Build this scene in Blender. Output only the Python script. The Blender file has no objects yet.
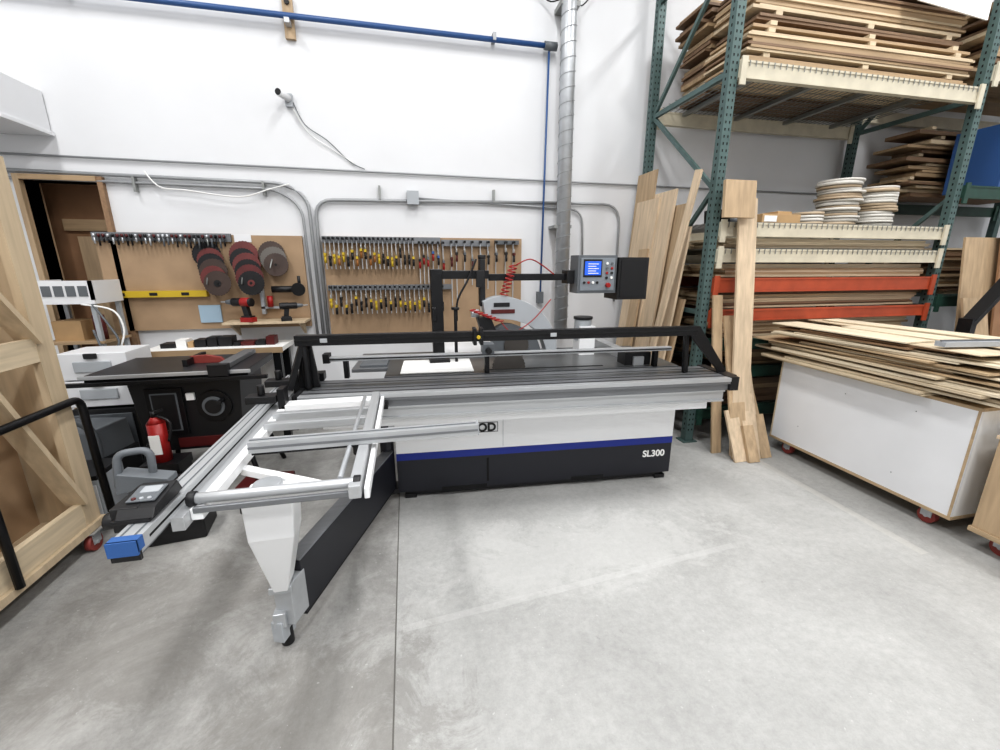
import bpy, bmesh, math, random
from mathutils import Vector, Matrix
random.seed(7)
C=bpy.context.scene.collection
# ------------------------------------------------------------------ materials
def lin(c):
    return tuple([(x/255/12.92 if x/255<=0.04045 else ((x/255+0.055)/1.055)**2.4) for x in c])+(1,)
MATS={}
def mat(name,rgb,rough=.5,metal=0.,var=.0,scale=6.,bump=0.,stretch=(1,1,1),emit=0,rgb2=None):
    if name in MATS: return MATS[name]
    m=bpy.data.materials.new(name); m.use_nodes=True; nt=m.node_tree
    b=nt.nodes['Principled BSDF']; b.inputs['Roughness'].default_value=rough; b.inputs['Metallic'].default_value=metal
    c=lin(rgb); b.inputs['Base Color'].default_value=c
    if var>0 or rgb2:
        tc=nt.nodes.new('ShaderNodeTexCoord'); mp=nt.nodes.new('ShaderNodeMapping'); mp.inputs['Scale'].default_value=stretch
        n=nt.nodes.new('ShaderNodeTexNoise'); n.inputs['Scale'].default_value=scale; n.inputs['Detail'].default_value=6
        r=nt.nodes.new('ShaderNodeValToRGB')
        r.color_ramp.elements[0].position=.3; r.color_ramp.elements[1].position=.7
        lo=lin(rgb2) if rgb2 else tuple([x*(1-var) for x in c[:3]])+(1,)
        r.color_ramp.elements[0].color=lo
        r.color_ramp.elements[1].color=c if rgb2 else tuple([min(1,x*(1+var*.6)) for x in c[:3]])+(1,)
        nt.links.new(tc.outputs['Object'],mp.inputs[0]); nt.links.new(mp.outputs[0],n.inputs['Vector'])
        nt.links.new(n.outputs[0],r.inputs[0]); nt.links.new(r.outputs[0],b.inputs['Base Color'])
        if bump>0:
            bp=nt.nodes.new('ShaderNodeBump'); bp.inputs['Strength'].default_value=bump; bp.inputs['Distance'].default_value=.01
            nt.links.new(n.outputs[0],bp.inputs['Height']); nt.links.new(bp.outputs[0],b.inputs['Normal'])
    if emit:
        b.inputs['Emission Color'].default_value=c; b.inputs['Emission Strength'].default_value=emit
    MATS[name]=m; return m
def wood(name,rgb,axis='x',var=.2):
    st={'x':(1,14,14),'y':(14,1,14),'z':(14,14,1)}[axis]
    return mat(name,rgb,.6,0,var,2.2,.05,st)
white=mat('white_paint',(222,223,225),.45,0,.04,3)
saww=mat('saw_white_enamel',(240,241,242),.35)
sawb=mat('saw_black_enamel',(32,33,40),.42)
blue=mat('saw_blue_stripe',(26,46,134),.4)
blk=mat('black_plastic',(24,24,26),.45)
blks=mat('black_steel',(28,28,30),.35,.3)
dark=mat('dark_void',(12,12,13),.8)
alu=mat('anodized_aluminium',(188,190,192),.36,.55,.06,4,0,(1,12,12))
aluy=mat('anodized_aluminium_y',(190,192,194),.38,.5,.06,4,0,(12,1,12))
alud=mat('dull_aluminium',(132,134,137),.42,.6,.08,4,0,(1,12,12))
galv=mat('galvanised_steel',(190,193,196),.36,.5,.14,9)
cast=mat('ground_cast_iron',(112,114,115),.32,.6,.1,4,0,(1,20,20))
castd=mat('dark_saw_top',(62,62,65),.4,.5,.1,6)
gry=mat('grey_conduit',(156,158,160),.45,.3)
bluep=mat('blue_air_pipe',(54,88,138),.4)
green=mat('rack_green',(84,104,102),.5,.1,.12,12)
dgreen=mat('rack_dark_green',(40,70,60),.5,0,.2,12)
cream=mat('rack_cream',(200,193,174),.5,0,.1,10)
orange=mat('rack_orange',(166,76,48),.5,0,.15,10)
wire=mat('zinc_wire',(150,152,150),.4,.6)
red=mat('red_plastic',(150,32,30),.4)
redd=mat('dark_red_enamel',(88,32,32),.4,.1,.2,10)
yel=mat('yellow_plastic',(194,166,46),.45)
pk=mat('red_caster_wheel',(134,60,54),.5)
maple=wood('maple_z',(202,182,156),'z'); maplex=wood('maple_x',(202,184,156),'x'); mapley=wood('maple_y',(204,188,162),'y')
oak=wood('oak_z',(178,155,126),'z'); oakx=wood('oak_x',(168,144,114),'x'); oaky=wood('oak_y',(178,156,126),'y')
waln=wood('brown_ply_x',(124,100,78),'x'); walny=wood('brown_ply_y',(142,114,88),'y')
pine=wood('pale_pine_x',(214,199,173),'x'); piney=wood('pale_pine_y',(214,201,177),'y')
ply=wood('birch_ply_z',(196,178,151),'z',.14); osb=mat('brown_hardboard',(164,139,112),.7,0,.12,5)
osbd=mat('dark_hardboard',(146,112,84),.75,0,.15,5)
screen=mat('screen_blue',(40,90,200),.3,0,emit=.6)
paper=mat('white_paper',(232,232,230),.7)
lgray=mat('light_grey_plastic',(166,170,174),.4)
mgray=mat('mid_grey_plastic',(98,102,106),.45)
tape=mat('blue_tape',(50,92,150),.6)
card=mat('cardboard',(178,148,110),.8,0,.1,8)
# ------------------------------------------------------------------ builder
class B:
    def __init__(s): s.bm=bmesh.new(); s.mats=[]
    def mi(s,m):
        if m not in s.mats: s.mats.append(m)
        return s.mats.index(m)
    def faces(s,vs,fs,m,smooth=False):
        v=[s.bm.verts.new(p) for p in vs]; i=s.mi(m)
        for f in fs:
            try:
                fc=s.bm.faces.new([v[k] for k in f]); fc.material_index=i; fc.smooth=smooth
            except ValueError: pass
        return v
    def box(s,x0,x1,y0,y1,z0,z1,m):
        x0,x1=sorted((x0,x1));y0,y1=sorted((y0,y1));z0,z1=sorted((z0,z1))
        P=[(x0,y0,z0),(x1,y0,z0),(x1,y1,z0),(x0,y1,z0),(x0,y0,z1),(x1,y0,z1),(x1,y1,z1),(x0,y1,z1)]
        s.faces(P,[(3,2,1,0),(4,5,6,7),(0,1,5,4),(1,2,6,5),(2,3,7,6),(3,0,4,7)],m)
    def obox(s,c,size,rot,m):
        R=rot if isinstance(rot,Matrix) else Matrix.Rotation(math.radians(rot),3,'Z')
        c=Vector(c); P=[]
        for dz in(-.5,.5):
            for dx,dy in((-.5,-.5),(.5,-.5),(.5,.5),(-.5,.5)):
                P.append(c+R@Vector((dx*size[0],dy*size[1],dz*size[2])))
        s.faces(P,[(3,2,1,0),(4,5,6,7),(0,1,5,4),(1,2,6,5),(2,3,7,6),(3,0,4,7)],m)
    def beam(s,p0,p1,w,h,m,up=(0,0,1)):
        p0=Vector(p0);p1=Vector(p1);d=(p1-p0);L=d.length;d.normalize()
        u=Vector(up); sd=d.cross(u)
        if sd.length<1e-4: sd=d.cross(Vector((0,1,0)))
        sd.normalize(); u=sd.cross(d)
        R=Matrix((d,sd,u)).transposed()
        s.obox((p0+p1)/2,(L,w,h),R,m)
    def prism(s,pts,ext,m,smooth=False):
        n=len(pts); e=Vector(ext)
        P=[Vector(p) for p in pts]+[Vector(p)+e for p in pts]
        fs=[tuple(range(n-1,-1,-1)),tuple(range(n,2*n))]+[(i,(i+1)%n,n+(i+1)%n,n+i) for i in range(n)]
        s.faces(P,fs,m,smooth)
    def tube(s,pts,r,m,seg=10,cap=True,radii=None):
        pts=[Vector(p) for p in pts]; n=len(pts); vs=[];i=s.mi(m)
        t0=(pts[1]-pts[0]).normalized(); a=Vector((0,0,1)) if abs(t0.z)<.9 else Vector((1,0,0))
        nrm=t0.cross(a).normalized(); rings=[]
        for k,p in enumerate(pts):
            if k==0:t=t0
            elif k==n-1:t=(pts[k]-pts[k-1]).normalized()
            else:t=((pts[k]-pts[k-1]).normalized()+(pts[k+1]-pts[k]).normalized()); t=t.normalized() if t.length>1e-6 else t0
            nrm=(nrm-t*nrm.dot(t)).normalized(); bn=t.cross(nrm)
            rr=radii[k] if radii else r
            rings.append([s.bm.verts.new(p+(nrm*math.cos(2*math.pi*j/seg)+bn*math.sin(2*math.pi*j/seg))*rr) for j in range(seg)])
        for k in range(n-1):
            for j in range(seg):
                f=s.bm.faces.new((rings[k][j],rings[k][(j+1)%seg],rings[k+1][(j+1)%seg],rings[k+1][j]));f.material_index=i;f.smooth=True
        if cap:
            for rg in(list(reversed(rings[0])),rings[-1]):
                f=s.bm.faces.new(rg);f.material_index=i
    def cyl(s,p0,p1,r,m,seg=20,r2=None):
        s.tube([p0,p1],r,m,seg,True,[r,r if r2 is None else r2])
    def disc(s,c,nrm,r,th,m,teeth=0,seg=32):
        c=Vector(c);nrm=Vector(nrm).normalized()
        a=Vector((0,0,1)) if abs(nrm.z)<.9 else Vector((1,0,0))
        u=nrm.cross(a).normalized();w=nrm.cross(u); n=teeth*2 if teeth else seg
        P=[c+(u*math.cos(2*math.pi*k/n)+w*math.sin(2*math.pi*k/n))*(r*(.955 if teeth and k%2 else 1)) for k in range(n)]
        s.prism(P,nrm*th,m)
    def done(s,name,parent=None,bevel=0.,loc=None,rotz=0):
        bmesh.ops.recalc_face_normals(s.bm,faces=s.bm.faces[:])
        me=bpy.data.meshes.new(name); s.bm.to_mesh(me); s.bm.free()
        for m in s.mats: me.materials.append(m)
        o=bpy.data.objects.new(name,me); C.objects.link(o)
        if loc: o.location=loc
        o.rotation_euler[2]=math.radians(rotz)
        if bevel:
            bv=o.modifiers.new('bevel','BEVEL'); bv.width=bevel; bv.segments=2; bv.limit_method='ANGLE'; bv.angle_limit=math.radians(50)
        if parent: o.parent=parent
        return o
def empty(name,loc=(0,0,0)):
    o=bpy.data.objects.new(name,None); C.objects.link(o); o.location=loc; return o
def smoothpath(pts,n=6):
    P=[Vector(p) for p in pts]; out=[]
    for i in range(len(P)-1):
        p0=P[max(i-1,0)];p1=P[i];p2=P[i+1];p3=P[min(i+2,len(P)-1)]
        for k in range(n):
            t=k/n; out.append(.5*((2*p1)+(-p0+p2)*t+(2*p0-5*p1+4*p2-p3)*t*t+(-p0+3*p1-3*p2+p3)*t**3))
    out.append(P[-1]); return out
def rounded(pts,r,n=5):
    P=[Vector(p) for p in pts]; out=[P[0]]
    for i in range(1,len(P)-1):
        a=(P[i-1]-P[i]).normalized()*r+P[i]; b=(P[i+1]-P[i]).normalized()*r+P[i]
        for k in range(n+1):
            t=k/n; out.append(a*(1-t)**2+P[i]*2*t*(1-t)+b*t*t)
    out.append(P[-1]); return out
def text(body,size,loc,rot,m,parent,name,ext=.001,off=.002):
    cu=bpy.data.curves.new(name,'FONT'); cu.body=body; cu.size=size; cu.extrude=ext; cu.offset=off
    cu.materials.append(m); o=bpy.data.objects.new(name,cu); C.objects.link(o); o.location=loc; o.rotation_euler=rot; o.parent=parent; return o

# ------------------------------------------------------------------ room shell
WY=4.45
fm=bpy.data.materials.new('concrete_floor'); fm.use_nodes=True; nt=fm.node_tree; N=nt.nodes.new; Lk=nt.links.new
bs=nt.nodes['Principled BSDF']; bs.inputs['Roughness'].default_value=.65
tc=N('ShaderNodeTexCoord')
def noise(sc,det=8,rough=.6,dist=0):
    n=N('ShaderNodeTexNoise'); n.inputs['Scale'].default_value=sc; n.inputs['Detail'].default_value=det; n.inputs['Roughness'].default_value=rough; n.inputs['Distortion'].default_value=dist
    Lk(tc.outputs['Object'],n.inputs['Vector']); return n
def ramp(src,p0,c0,p1,c1):
    r=N('ShaderNodeValToRGB'); r.color_ramp.elements[0].position=p0; r.color_ramp.elements[0].color=c0
    r.color_ramp.elements[1].position=p1; r.color_ramp.elements[1].color=c1; Lk(src,r.inputs[0]); return r
def mix(a,b,fac,mode='MIX'):
    m=N('ShaderNodeMix'); m.data_type='RGBA'; m.blend_type=mode
    for s_,v in ((m.inputs[6],a),(m.inputs[7],b),(m.inputs[0],fac)):
        if isinstance(v,(int,float,tuple)): s_.default_value=v
        else: Lk(v,s_)
    return m.outputs[2]
big=ramp(noise(1.3,8,.68,.5).outputs[0],.30,lin((158,158,156)),.70,lin((182,182,180)))
fine=ramp(noise(24,10,.85).outputs[0],.34,(.80,.80,.80,1),.60,(1.05,1.05,1.05,1))
c1=mix(big.outputs[0],fine.outputs[0],.9,'MULTIPLY')
sx=N('ShaderNodeSeparateXYZ'); Lk(tc.outputs['Object'],sx.inputs[0])
def mth(op,a,b=None,c=None):
    m=N('ShaderNodeMath'); m.operation=op
    for i,v in enumerate((a,b,c)):
        if v is None: continue
        if isinstance(v,(int,float)): m.inputs[i].default_value=v
        else: Lk(v,m.inputs[i])
    return m.outputs[0]
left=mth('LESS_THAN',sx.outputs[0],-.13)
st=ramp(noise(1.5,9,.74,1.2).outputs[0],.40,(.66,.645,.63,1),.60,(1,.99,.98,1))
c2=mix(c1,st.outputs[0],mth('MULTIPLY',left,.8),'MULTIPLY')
wn=noise(3.4,10,.8,.8)
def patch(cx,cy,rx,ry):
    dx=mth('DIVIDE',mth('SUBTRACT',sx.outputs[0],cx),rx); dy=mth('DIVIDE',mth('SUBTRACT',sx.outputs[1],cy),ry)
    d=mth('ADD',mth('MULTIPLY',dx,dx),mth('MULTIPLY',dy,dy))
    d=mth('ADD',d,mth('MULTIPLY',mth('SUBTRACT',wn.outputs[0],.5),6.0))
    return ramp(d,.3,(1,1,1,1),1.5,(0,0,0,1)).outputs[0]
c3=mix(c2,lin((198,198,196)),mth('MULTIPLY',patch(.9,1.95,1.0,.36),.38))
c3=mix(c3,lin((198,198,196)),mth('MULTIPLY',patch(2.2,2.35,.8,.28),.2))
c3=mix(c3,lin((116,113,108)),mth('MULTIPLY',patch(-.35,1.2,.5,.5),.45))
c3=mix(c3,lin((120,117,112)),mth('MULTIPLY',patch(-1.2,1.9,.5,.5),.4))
ln=mth('MULTIPLY',mth('LESS_THAN',mth('ABSOLUTE',mth('SUBTRACT',sx.outputs[1],mth('ADD',1.62,mth('MULTIPLY',sx.outputs[0],.1)))),.02),
       mth('MULTIPLY',mth('GREATER_THAN',sx.outputs[0],-.1),mth('LESS_THAN',sx.outputs[0],1.8)))
c3=mix(c3,lin((206,206,204)),mth('MULTIPLY',ln,mth('MULTIPLY',wn.outputs[0],.4)))
ln2=mth('MULTIPLY',mth('LESS_THAN',mth('ABSOLUTE',mth('SUBTRACT',sx.outputs[0],2.82)),.03),mth('LESS_THAN',sx.outputs[1],2.9))
c3=mix(c3,lin((205,203,196)),mth('MULTIPLY',mth('MULTIPLY',ln2,mth('GREATER_THAN',sx.outputs[1],1.5)),.3))
spk=ramp(noise(46,3,.5).outputs[0],.70,(0,0,0,1),.74,(1,1,1,1)); c3=mix(c3,lin((214,214,212)),mth('MULTIPLY',spk.outputs[0],.4))
spd=ramp(noise(17,4,.6).outputs[0],.26,(1,1,1,1),.31,(0,0,0,1)); c3=mix(c3,lin((106,105,102)),mth('MULTIPLY',spd.outputs[0],.3))
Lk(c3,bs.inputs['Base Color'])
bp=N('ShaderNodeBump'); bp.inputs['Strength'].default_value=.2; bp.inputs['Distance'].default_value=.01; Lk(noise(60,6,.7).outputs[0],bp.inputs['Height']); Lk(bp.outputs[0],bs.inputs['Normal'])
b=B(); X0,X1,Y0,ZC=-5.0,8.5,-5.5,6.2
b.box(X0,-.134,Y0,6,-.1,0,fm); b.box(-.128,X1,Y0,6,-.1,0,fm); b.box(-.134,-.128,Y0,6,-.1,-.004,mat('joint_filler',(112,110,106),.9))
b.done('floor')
wm=mat('wall_paint',(218,219,221),.6,0,.04,1.3,.03)
b=B(); b.box(X0,-3.0,WY,WY+.15,0,ZC,wm); b.box(-3.0,-2.47,WY,WY+.15,2.27,ZC,wm); b.box(-2.47,X1,WY,WY+.15,0,ZC,wm); b.done('wall_back')
b=B(); b.box(X0-.15,X0,Y0,6,0,ZC,wm); b.done('wall_left')
b=B(); b.box(X1,X1+.15,Y0,6,0,ZC,wm); b.done('wall_right')
b=B(); b.box(X0,X1,Y0-.15,Y0,0,ZC,wm); b.done('wall_front')
b=B(); b.box(X0,X1,Y0,6,ZC,ZC+.1,mat('ceiling_paint',(205,206,208),.7)); b.done('ceiling')
b=B(); b.box(-3.3,-2.3,4.80,4.85,0,2.6,osbd); b.box(-2.47,-2.42,4.6,4.8,0,2.4,osb); b.box(-3.3,-3.25,4.6,4.8,0,2.4,osbd); b.box(-3.3,-2.3,4.6,4.8,2.35,2.4,osbd)
b.box(-3.0,-2.47,4.76,4.80,1.9,2.0,oakx); b.box(-2.9,-2.72,4.74,4.80,0,1.85,oak)
b.done('wall_alcove')
b=B(); b.box(-3.04,-3.0,4.40,4.62,0,2.31,oak); b.box(-2.47,-2.43,4.41,4.62,0,2.31,walny); b.box(-3.0,-2.47,4.40,4.62,2.27,2.31,oakx)
b.done('trim_doorway')
b=B(); b.box(-4.99,-2.72,3.98,4.44,2.63,2.92,white); b.box(-4.99,-2.70,3.96,4.44,2.60,2.63,white); b.done('soffit_box',bevel=.004)
lampm=mat('lamp_diffuser',(255,255,255),.5,0,emit=2.0)
def lamp(x,y,power):
    b=B(); b.box(-.15,.15,-.7,.7,.02,.09,lgray); b.box(-.13,.13,-.68,.68,.0,.02,lampm)
    b.cyl((0,-.5,.09),(0,-.5,.35),.006,wire,6); b.cyl((0,.5,.09),(0,.5,.35),.006,wire,6)
    o=b.done('ceiling_lamp',loc=(x,y,5.85))
    l=bpy.data.lights.new('lamp_light','AREA'); l.shape='RECTANGLE'; l.size=.5; l.size_y=1.6; l.energy=power; l.color=(1,.995,.99)
    lo=bpy.data.objects.new('lamp_light',l); C.objects.link(lo); lo.parent=o; lo.location=(0,0,-.03)
for x,y,p_ in((-2.6,2.2,80),(.8,2.0,78),(4.2,1.7,96),(-2.6,-1.4,110),(.8,-1.4,110),(4.2,-1.4,110),(6.9,1.6,64),(.8,-4,110)):
    lamp(x,y,p_*1.03)
w=bpy.data.worlds.new('world'); bpy.context.scene.world=w; w.use_nodes=True; w.node_tree.nodes['Background'].inputs[0].default_value=(.8,.85,.9,1); w.node_tree.nodes['Background'].inputs[1].default_value=.3

# ------------------------------------------------------------------ wall services
b=B(); b.tube([(-4.98,4.38,3.60),(1.45,4.38,3.58)],.022,bluep,12); b.cyl((1.38,4.38,3.58),(1.50,4.38,3.58),.036,mgray)
for x in(-4,-2.4,.9): b.box(x-.015,x+.015,4.35,4.445,3.57,3.63,gry)
b.tube([(1.43,4.39,3.58),(1.40,4.39,1.30)],.010,bluep,8); b.box(1.37,1.43,4.37,4.445,1.2,1.32,mgray); b.done('compressed_air_pipe')
b=B(); b.box(-.88,-.80,4.415,4.447,3.44,3.74,oak); b.box(-.86,-.82,4.33,4.415,3.52,3.555,galv); b.cyl((-.84,4.415,3.70),(-.84,4.40,3.70),.02,blk); b.done('pipe_support_block')
b=B()
DX,DY=1.58,4.27
b.tube([(DX+.02,DY,.9),(DX-.03,DY,6.15)],.070,galv,24)
z=.95
while z<6.0:
    cx=DX+.02-.05*(z-.9)/5.25
    b.tube([(cx+.0735*math.cos(a*math.pi/8),DY+.0735*math.sin(a*math.pi/8),z+a*.12/16) for a in range(0,17)],.0025,gry,4); z+=.12
b.box(DX-.09,DX+.09,DY-.02,4.445,3.86,3.90,wire); b.box(DX-.09,DX+.09,DY-.02,4.445,1.96,1.99,wire)
b.tube(smoothpath([(DX-.27,4.4,4.02),(DX-.15,4.38,3.93),(DX,4.19,3.9),(DX+.15,4.38,3.93),(DX+.27,4.4,4.05)]),.006,blk,6)
b.done('spiral_duct')
b=B()
b.tube([(-4.98,4.43,2.47),(2.5,4.43,2.42),(8,4.43,2.40)],.009,gry,8)
b.tube(rounded([(-4.98,4.42,2.36),(-1.03,4.42,2.31),(-.84,4.42,2.2),(-.83,4.42,.9)],.12),.015,gry,8)
b.tube(rounded([(-4.98,4.42,2.30),(-1.1,4.42,2.26),(-.90,4.42,2.12),(-.885,4.42,.9)],.12),.012,gry,8)
b.tube(rounded([(-.785,4.42,.9),(-.785,4.42,2.18),(1.72,4.42,2.22)],.16),.016,gry,8)
b.tube(rounded([(1.5,4.42,2.22),(2.28,4.42,2.22),(2.28,4.42,1.2)],.2),.012,gry,8)
b.tube(rounded([(.1,4.42,2.22),(1.85,4.42,2.16),(1.88,4.42,1.6)],.15),.010,gry,8)
b.box(.05,.16,4.37,4.445,2.16,2.28,lgray)
for x in(-2.2,-1.2,-.2,.9): b.box(x-.010,x+.010,4.40,4.445,2.20,2.32,wire)
b.done('conduit_run')
b=B(); b.box(-.94,-.88,4.41,4.447,2.93,3.03,lgray); b.cyl((-.91,4.41,2.99),(-.96,4.30,3.00),.030,white,16); b.cyl((-.96,4.30,3.0),(-.963,4.292,3.0),.025,blk,16)
b.tube(smoothpath([(-.88,4.43,2.97),(-.8,4.43,2.8),(-.62,4.435,2.68),(-.45,4.435,2.52),(-.32,4.435,2.46)]),.004,mgray,6)
b.tube(smoothpath([(-.90,4.43,2.95),(-.78,4.43,2.74),(-.6,4.435,2.62),(-.40,4.435,2.50)]),.004,paper,6); b.done('security_camera')
b=B()
b.tube(smoothpath([(-2.1,4.39,2.36),(-2.0,4.38,2.24),(-1.8,4.38,2.22),(-1.4,4.38,2.18),(-1.15,4.38,2.25),(-.98,4.38,2.3)]),.006,paper,6)
b.done('loose_cable')

# ------------------------------------------------------------------ tool board left
b=B(); b.box(-2.58,-.93,4.41,4.447,1.02,1.86,osb); b.box(-1.5,-1.36,4.405,4.411,1.80,1.87,white)
b.done('tool_pegboard')
b=B(); b.box(-2.58,-1.52,4.38,4.409,1.80,1.87,alud)
x=-2.55
while x<-1.54:
    h=random.uniform(.04,.09); b.cyl((x,4.36,1.83),(x,4.36,1.83-h),.007,random.choice([blks,galv,wire,mgray]),6); b.cyl((x,4.36,1.83),(x,4.36,1.855),.011,random.choice([blks,galv,redd]),6); x+=.034
b.done('router_bit_rail')
b=B(); b.box(-2.60,-1.78,4.36,4.409,1.32,1.375,yel)
for x in(-2.45,-2.2,-1.95): b.box(x-.03,x+.03,4.355,4.36,1.335,1.36,blk)
b.done('spirit_level')
blade_m=[redd,blks,mat('blade_brown',(64,50,44),.45,.2,.2,10),blks,mat('blade_maroon',(98,42,40),.4,.1,.2,10),mat('blade_steel',(100,96,92),.35,.7)]
def bladegrp(cx,z0,n,r,seed,order):
    rnd=random.Random(seed); b=B()
    for k in range(n):
        zz=z0-k*.05; y=4.375-k*.020; xx=cx+rnd.uniform(-.012,.012)+k*.014
        m=blade_m[order[k%len(order)]]; b.disc((xx,y,zz),(0,-1,.2),r*rnd.uniform(.92,1.05),.006,m,teeth=28)
        b.disc((xx,y-.007,zz),(0,-1,.2),.03,.004,blade_m[order[(k+1)%len(order)]],seg=20); b.disc((xx,y-.011,zz),(0,-1,.2),.012,.004,dark,seg=12)
    b.cyl((cx,4.405,z0),(cx,4.25,z0-n*.043),.006,wire,6)
    b.done('circular_saw_blade_stack')
bladegrp(-1.72,1.69,6,.115,1,[1,4,1,2,4,2]); bladegrp(-1.44,1.69,6,.118,2,[4,1,4,1,0,1]); bladegrp(-1.19,1.70,3,.115,3,[2,5,2])
def drill(loc,rz,colr,s=1.0):
    b=B(); b.cyl((-.11*s,0,.16*s),(.06*s,0,.16*s),.034*s,blk,16); b.cyl((-.09*s,0,.16*s),(-.02*s,0,.16*s),.037*s,colr,16)
    b.cyl((.06*s,0,.16*s),(.12*s,0,.16*s),.026*s,mgray,14,.016*s); b.cyl((.12*s,0,.16*s),(.17*s,0,.16*s),.006*s,galv,6)
    b.beam((-.04*s,0,.15*s),(-.06*s,0,.03*s),.036*s,.046*s,blk,(1,0,0)); b.box(-.11*s,-.005*s,-.032*s,.032*s,0,.038*s,colr); b.box(-.10*s,-.015*s,-.03*s,.03*s,.038*s,.05*s,blk)
    return b.done('cordless_drill',bevel=.003,loc=loc,rotz=rz)
b=B(); b.box(-1.62,-.93,4.16,4.405,1.08,1.10,ply)
for x in(-1.58,-1.0): b.prism([(x,4.405,.95),(x,4.405,1.08),(x,4.20,1.08)],(.02,0,0),ply)
b.done('bracket_shelf')
drill((-1.47,4.22,1.10),160,red,1.1); drill((-1.05,4.22,1.10),20,blk,.85)
def grinder(loc,rot):
    b=B(); b.cyl((0,0,0),(.2,0,0),.03,blk,14); b.cyl((.2,0,0),(.27,0,0),.035,mgray,14); b.cyl((.24,0,0),(.24,-.06,0),.03,mgray,14); b.disc((.24,-.06,0),(0,-1,0),.06,.006,blks)
    b.cyl((.24,0,.03),(.24,0,.12),.014,blk,10); o=b.done('angle_grinder',loc=loc); o.rotation_euler=rot; return o
grinder((-1.22,4.33,1.38),(0,0,0))
b=B(); b.box(-1.34,-1.31,4.36,4.405,1.15,1.50,lgray); b.box(-1.34,-1.18,4.36,4.405,1.20,1.22,lgray)
b.cyl((-1.25,4.33,1.22),(-1.25,4.33,1.32),.025,red,10); b.box(-1.88,-1.70,4.395,4.408,1.08,1.24,mat('poster_blue',(160,182,198),.6)); b.done('tool_hanger')

# ------------------------------------------------------------------ clamp board
b=B(); b.box(-.755,1.19,4.41,4.447,.92,1.86,osb); b.done('clamp_pegboard')
b=B()
b.box(-.75,.35,4.37,4.409,1.80,1.86,alud); b.box(.36,.85,4.37,4.409,1.78,1.84,alud); b.box(-.74,.45,4.37,4.409,1.36,1.41,alud)
rn=random.Random(3)
def clamp(x,z,L,jm,hm):
    y=4.34+rn.uniform(-.015,.015)
    b.box(x-.004,x+.004,y-.008,y+.008,z-L,z+.02,galv); b.box(x-.010,x+.010,y-.06,y+.012,z-.003,z+.018,blks)
    zz=z-rn.uniform(.08,.17); b.box(x-.010,x+.010,y-.07,y+.012,zz-.014,zz+.010,jm)
    b.cyl((x,y-.05,zz-.012),(x,y-.05,zz-.08),.011,hm,8); b.cyl((x,y-.05,zz-.015),(x,y-.05,zz+.05),.005,wire,6)
x=-.72; hw=mat('handle_wood',(150,100,50),.5)
while x<.12:
    clamp(x,1.83,.27,yel if rn.random()<.6 else blk,rn.choice([blk,yel,blk,hw])); x+=.040
x=-.71
while x<.38:
    clamp(x,1.385,.25,yel if rn.random()<.6 else blk,rn.choice([yel,blk,blk])); x+=.046
for x in(.14,.18,.22,.27,.32,.37): clamp(x,1.80,.38,rn.choice([blk,tape,mgray]),rn.choice([blk,red]))
for x in(.45,.5,.58,.66,.74,.82,.9,1.0,1.08): clamp(x,1.81,rn.uniform(.4,.7),rn.choice([redd,blk,mgray]),rn.choice([blk,blk,redd]))
b.box(.9,1.15,4.36,4.409,1.80,1.84,mgray)
b.done('bar_clamp_set')

# ------------------------------------------------------------------ rear workbench and clutter on left
b=B(); b.box(-2.2,-1.1,3.98,4.36,.86,.90,paper); b.box(-2.2,-1.1,3.97,3.98,.85,.90,oakx)
for x in(-2.16,-1.16):
    for y in(4.02,4.30): b.box(x-.03,x+.03,y-.03,y+.03,0,.86,blks)
b.box(-2.16,-1.16,4.0,4.3,.25,.28,ply); b.done('workbench')
b=B(); x=-2.1
while x<-1.2:
    w_=rn.uniform(.04,.12); b.box(x,x+w_,4.10,4.22,.90,.90+rn.uniform(.03,.10),rn.choice([blk,mgray,card,paper,redd,oakx,lgray])); x+=w_+.01
b.done('small_parts_boxes')

# table saw
ZT=.07
b=B()
b.box(-2.02,-1.08,3.05,3.62,.80+ZT,.845+ZT,blks); b.box(-2.04,-1.06,3.03,3.05,.828+ZT,.852+ZT,alu); b.box(-2.02,-1.08,3.06,3.61,.845+ZT,.852+ZT,castd)
b.box(-2.15,-.95,3.0,3.03,.79+ZT,.815+ZT,blks)
b.prism([(-1.78,3.12,.35),(-1.2,3.12,.35),(-1.16,3.12,.80+ZT),(-1.84,3.12,.80+ZT)],(0,.45,0),blk)
b.box(-1.74,-1.52,3.10,3.12,.47,.80,blks); b.box(-1.71,-1.55,3.095,3.10,.50,.77,mgray); b.box(-1.70,-1.56,3.09,3.095,.51,.76,blk)
b.disc((-1.34,3.12,.66),(0,-1,0),.11,.02,blks); b.disc((-1.34,3.10,.66),(0,-1,0),.07,.01,mgray); b.disc((-1.34,3.09,.66),(0,-1,0),.05,.01,blk); b.cyl((-1.28,3.10,.70),(-1.28,3.03,.70),.015,blk,10)
b.box(-1.50,-1.45,3.10,3.12,.71,.76,paper)
b.box(-1.60,-1.2,3.11,3.12,.37,.44,redd)
for x0,x1 in((-1.8,-1.9),(-1.2,-1.1)):
    for y0,y1 in((3.15,3.08),(3.52,3.62)): b.tube([(x0,y0,.4),(x1,y1,0.0)],.018,blks,8)
b.box(-1.53,-1.50,3.2,3.5,.852+ZT,.90+ZT,blk); b.prism([(-1.58,3.30,.852+ZT),(-1.3,3.30,.852+ZT),(-1.33,3.30,.89+ZT),(-1.42,3.30,.91+ZT),(-1.52,3.30,.905+ZT)],(0,.03,0),pk)
b.box(-1.28,-1.2,3.05,3.62,.853+ZT,.885+ZT,alud); b.box(-1.30,-1.18,3.0,3.05,.82+ZT,.90+ZT,blk)
b.done('table_saw',bevel=.004)
b=B()
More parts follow.
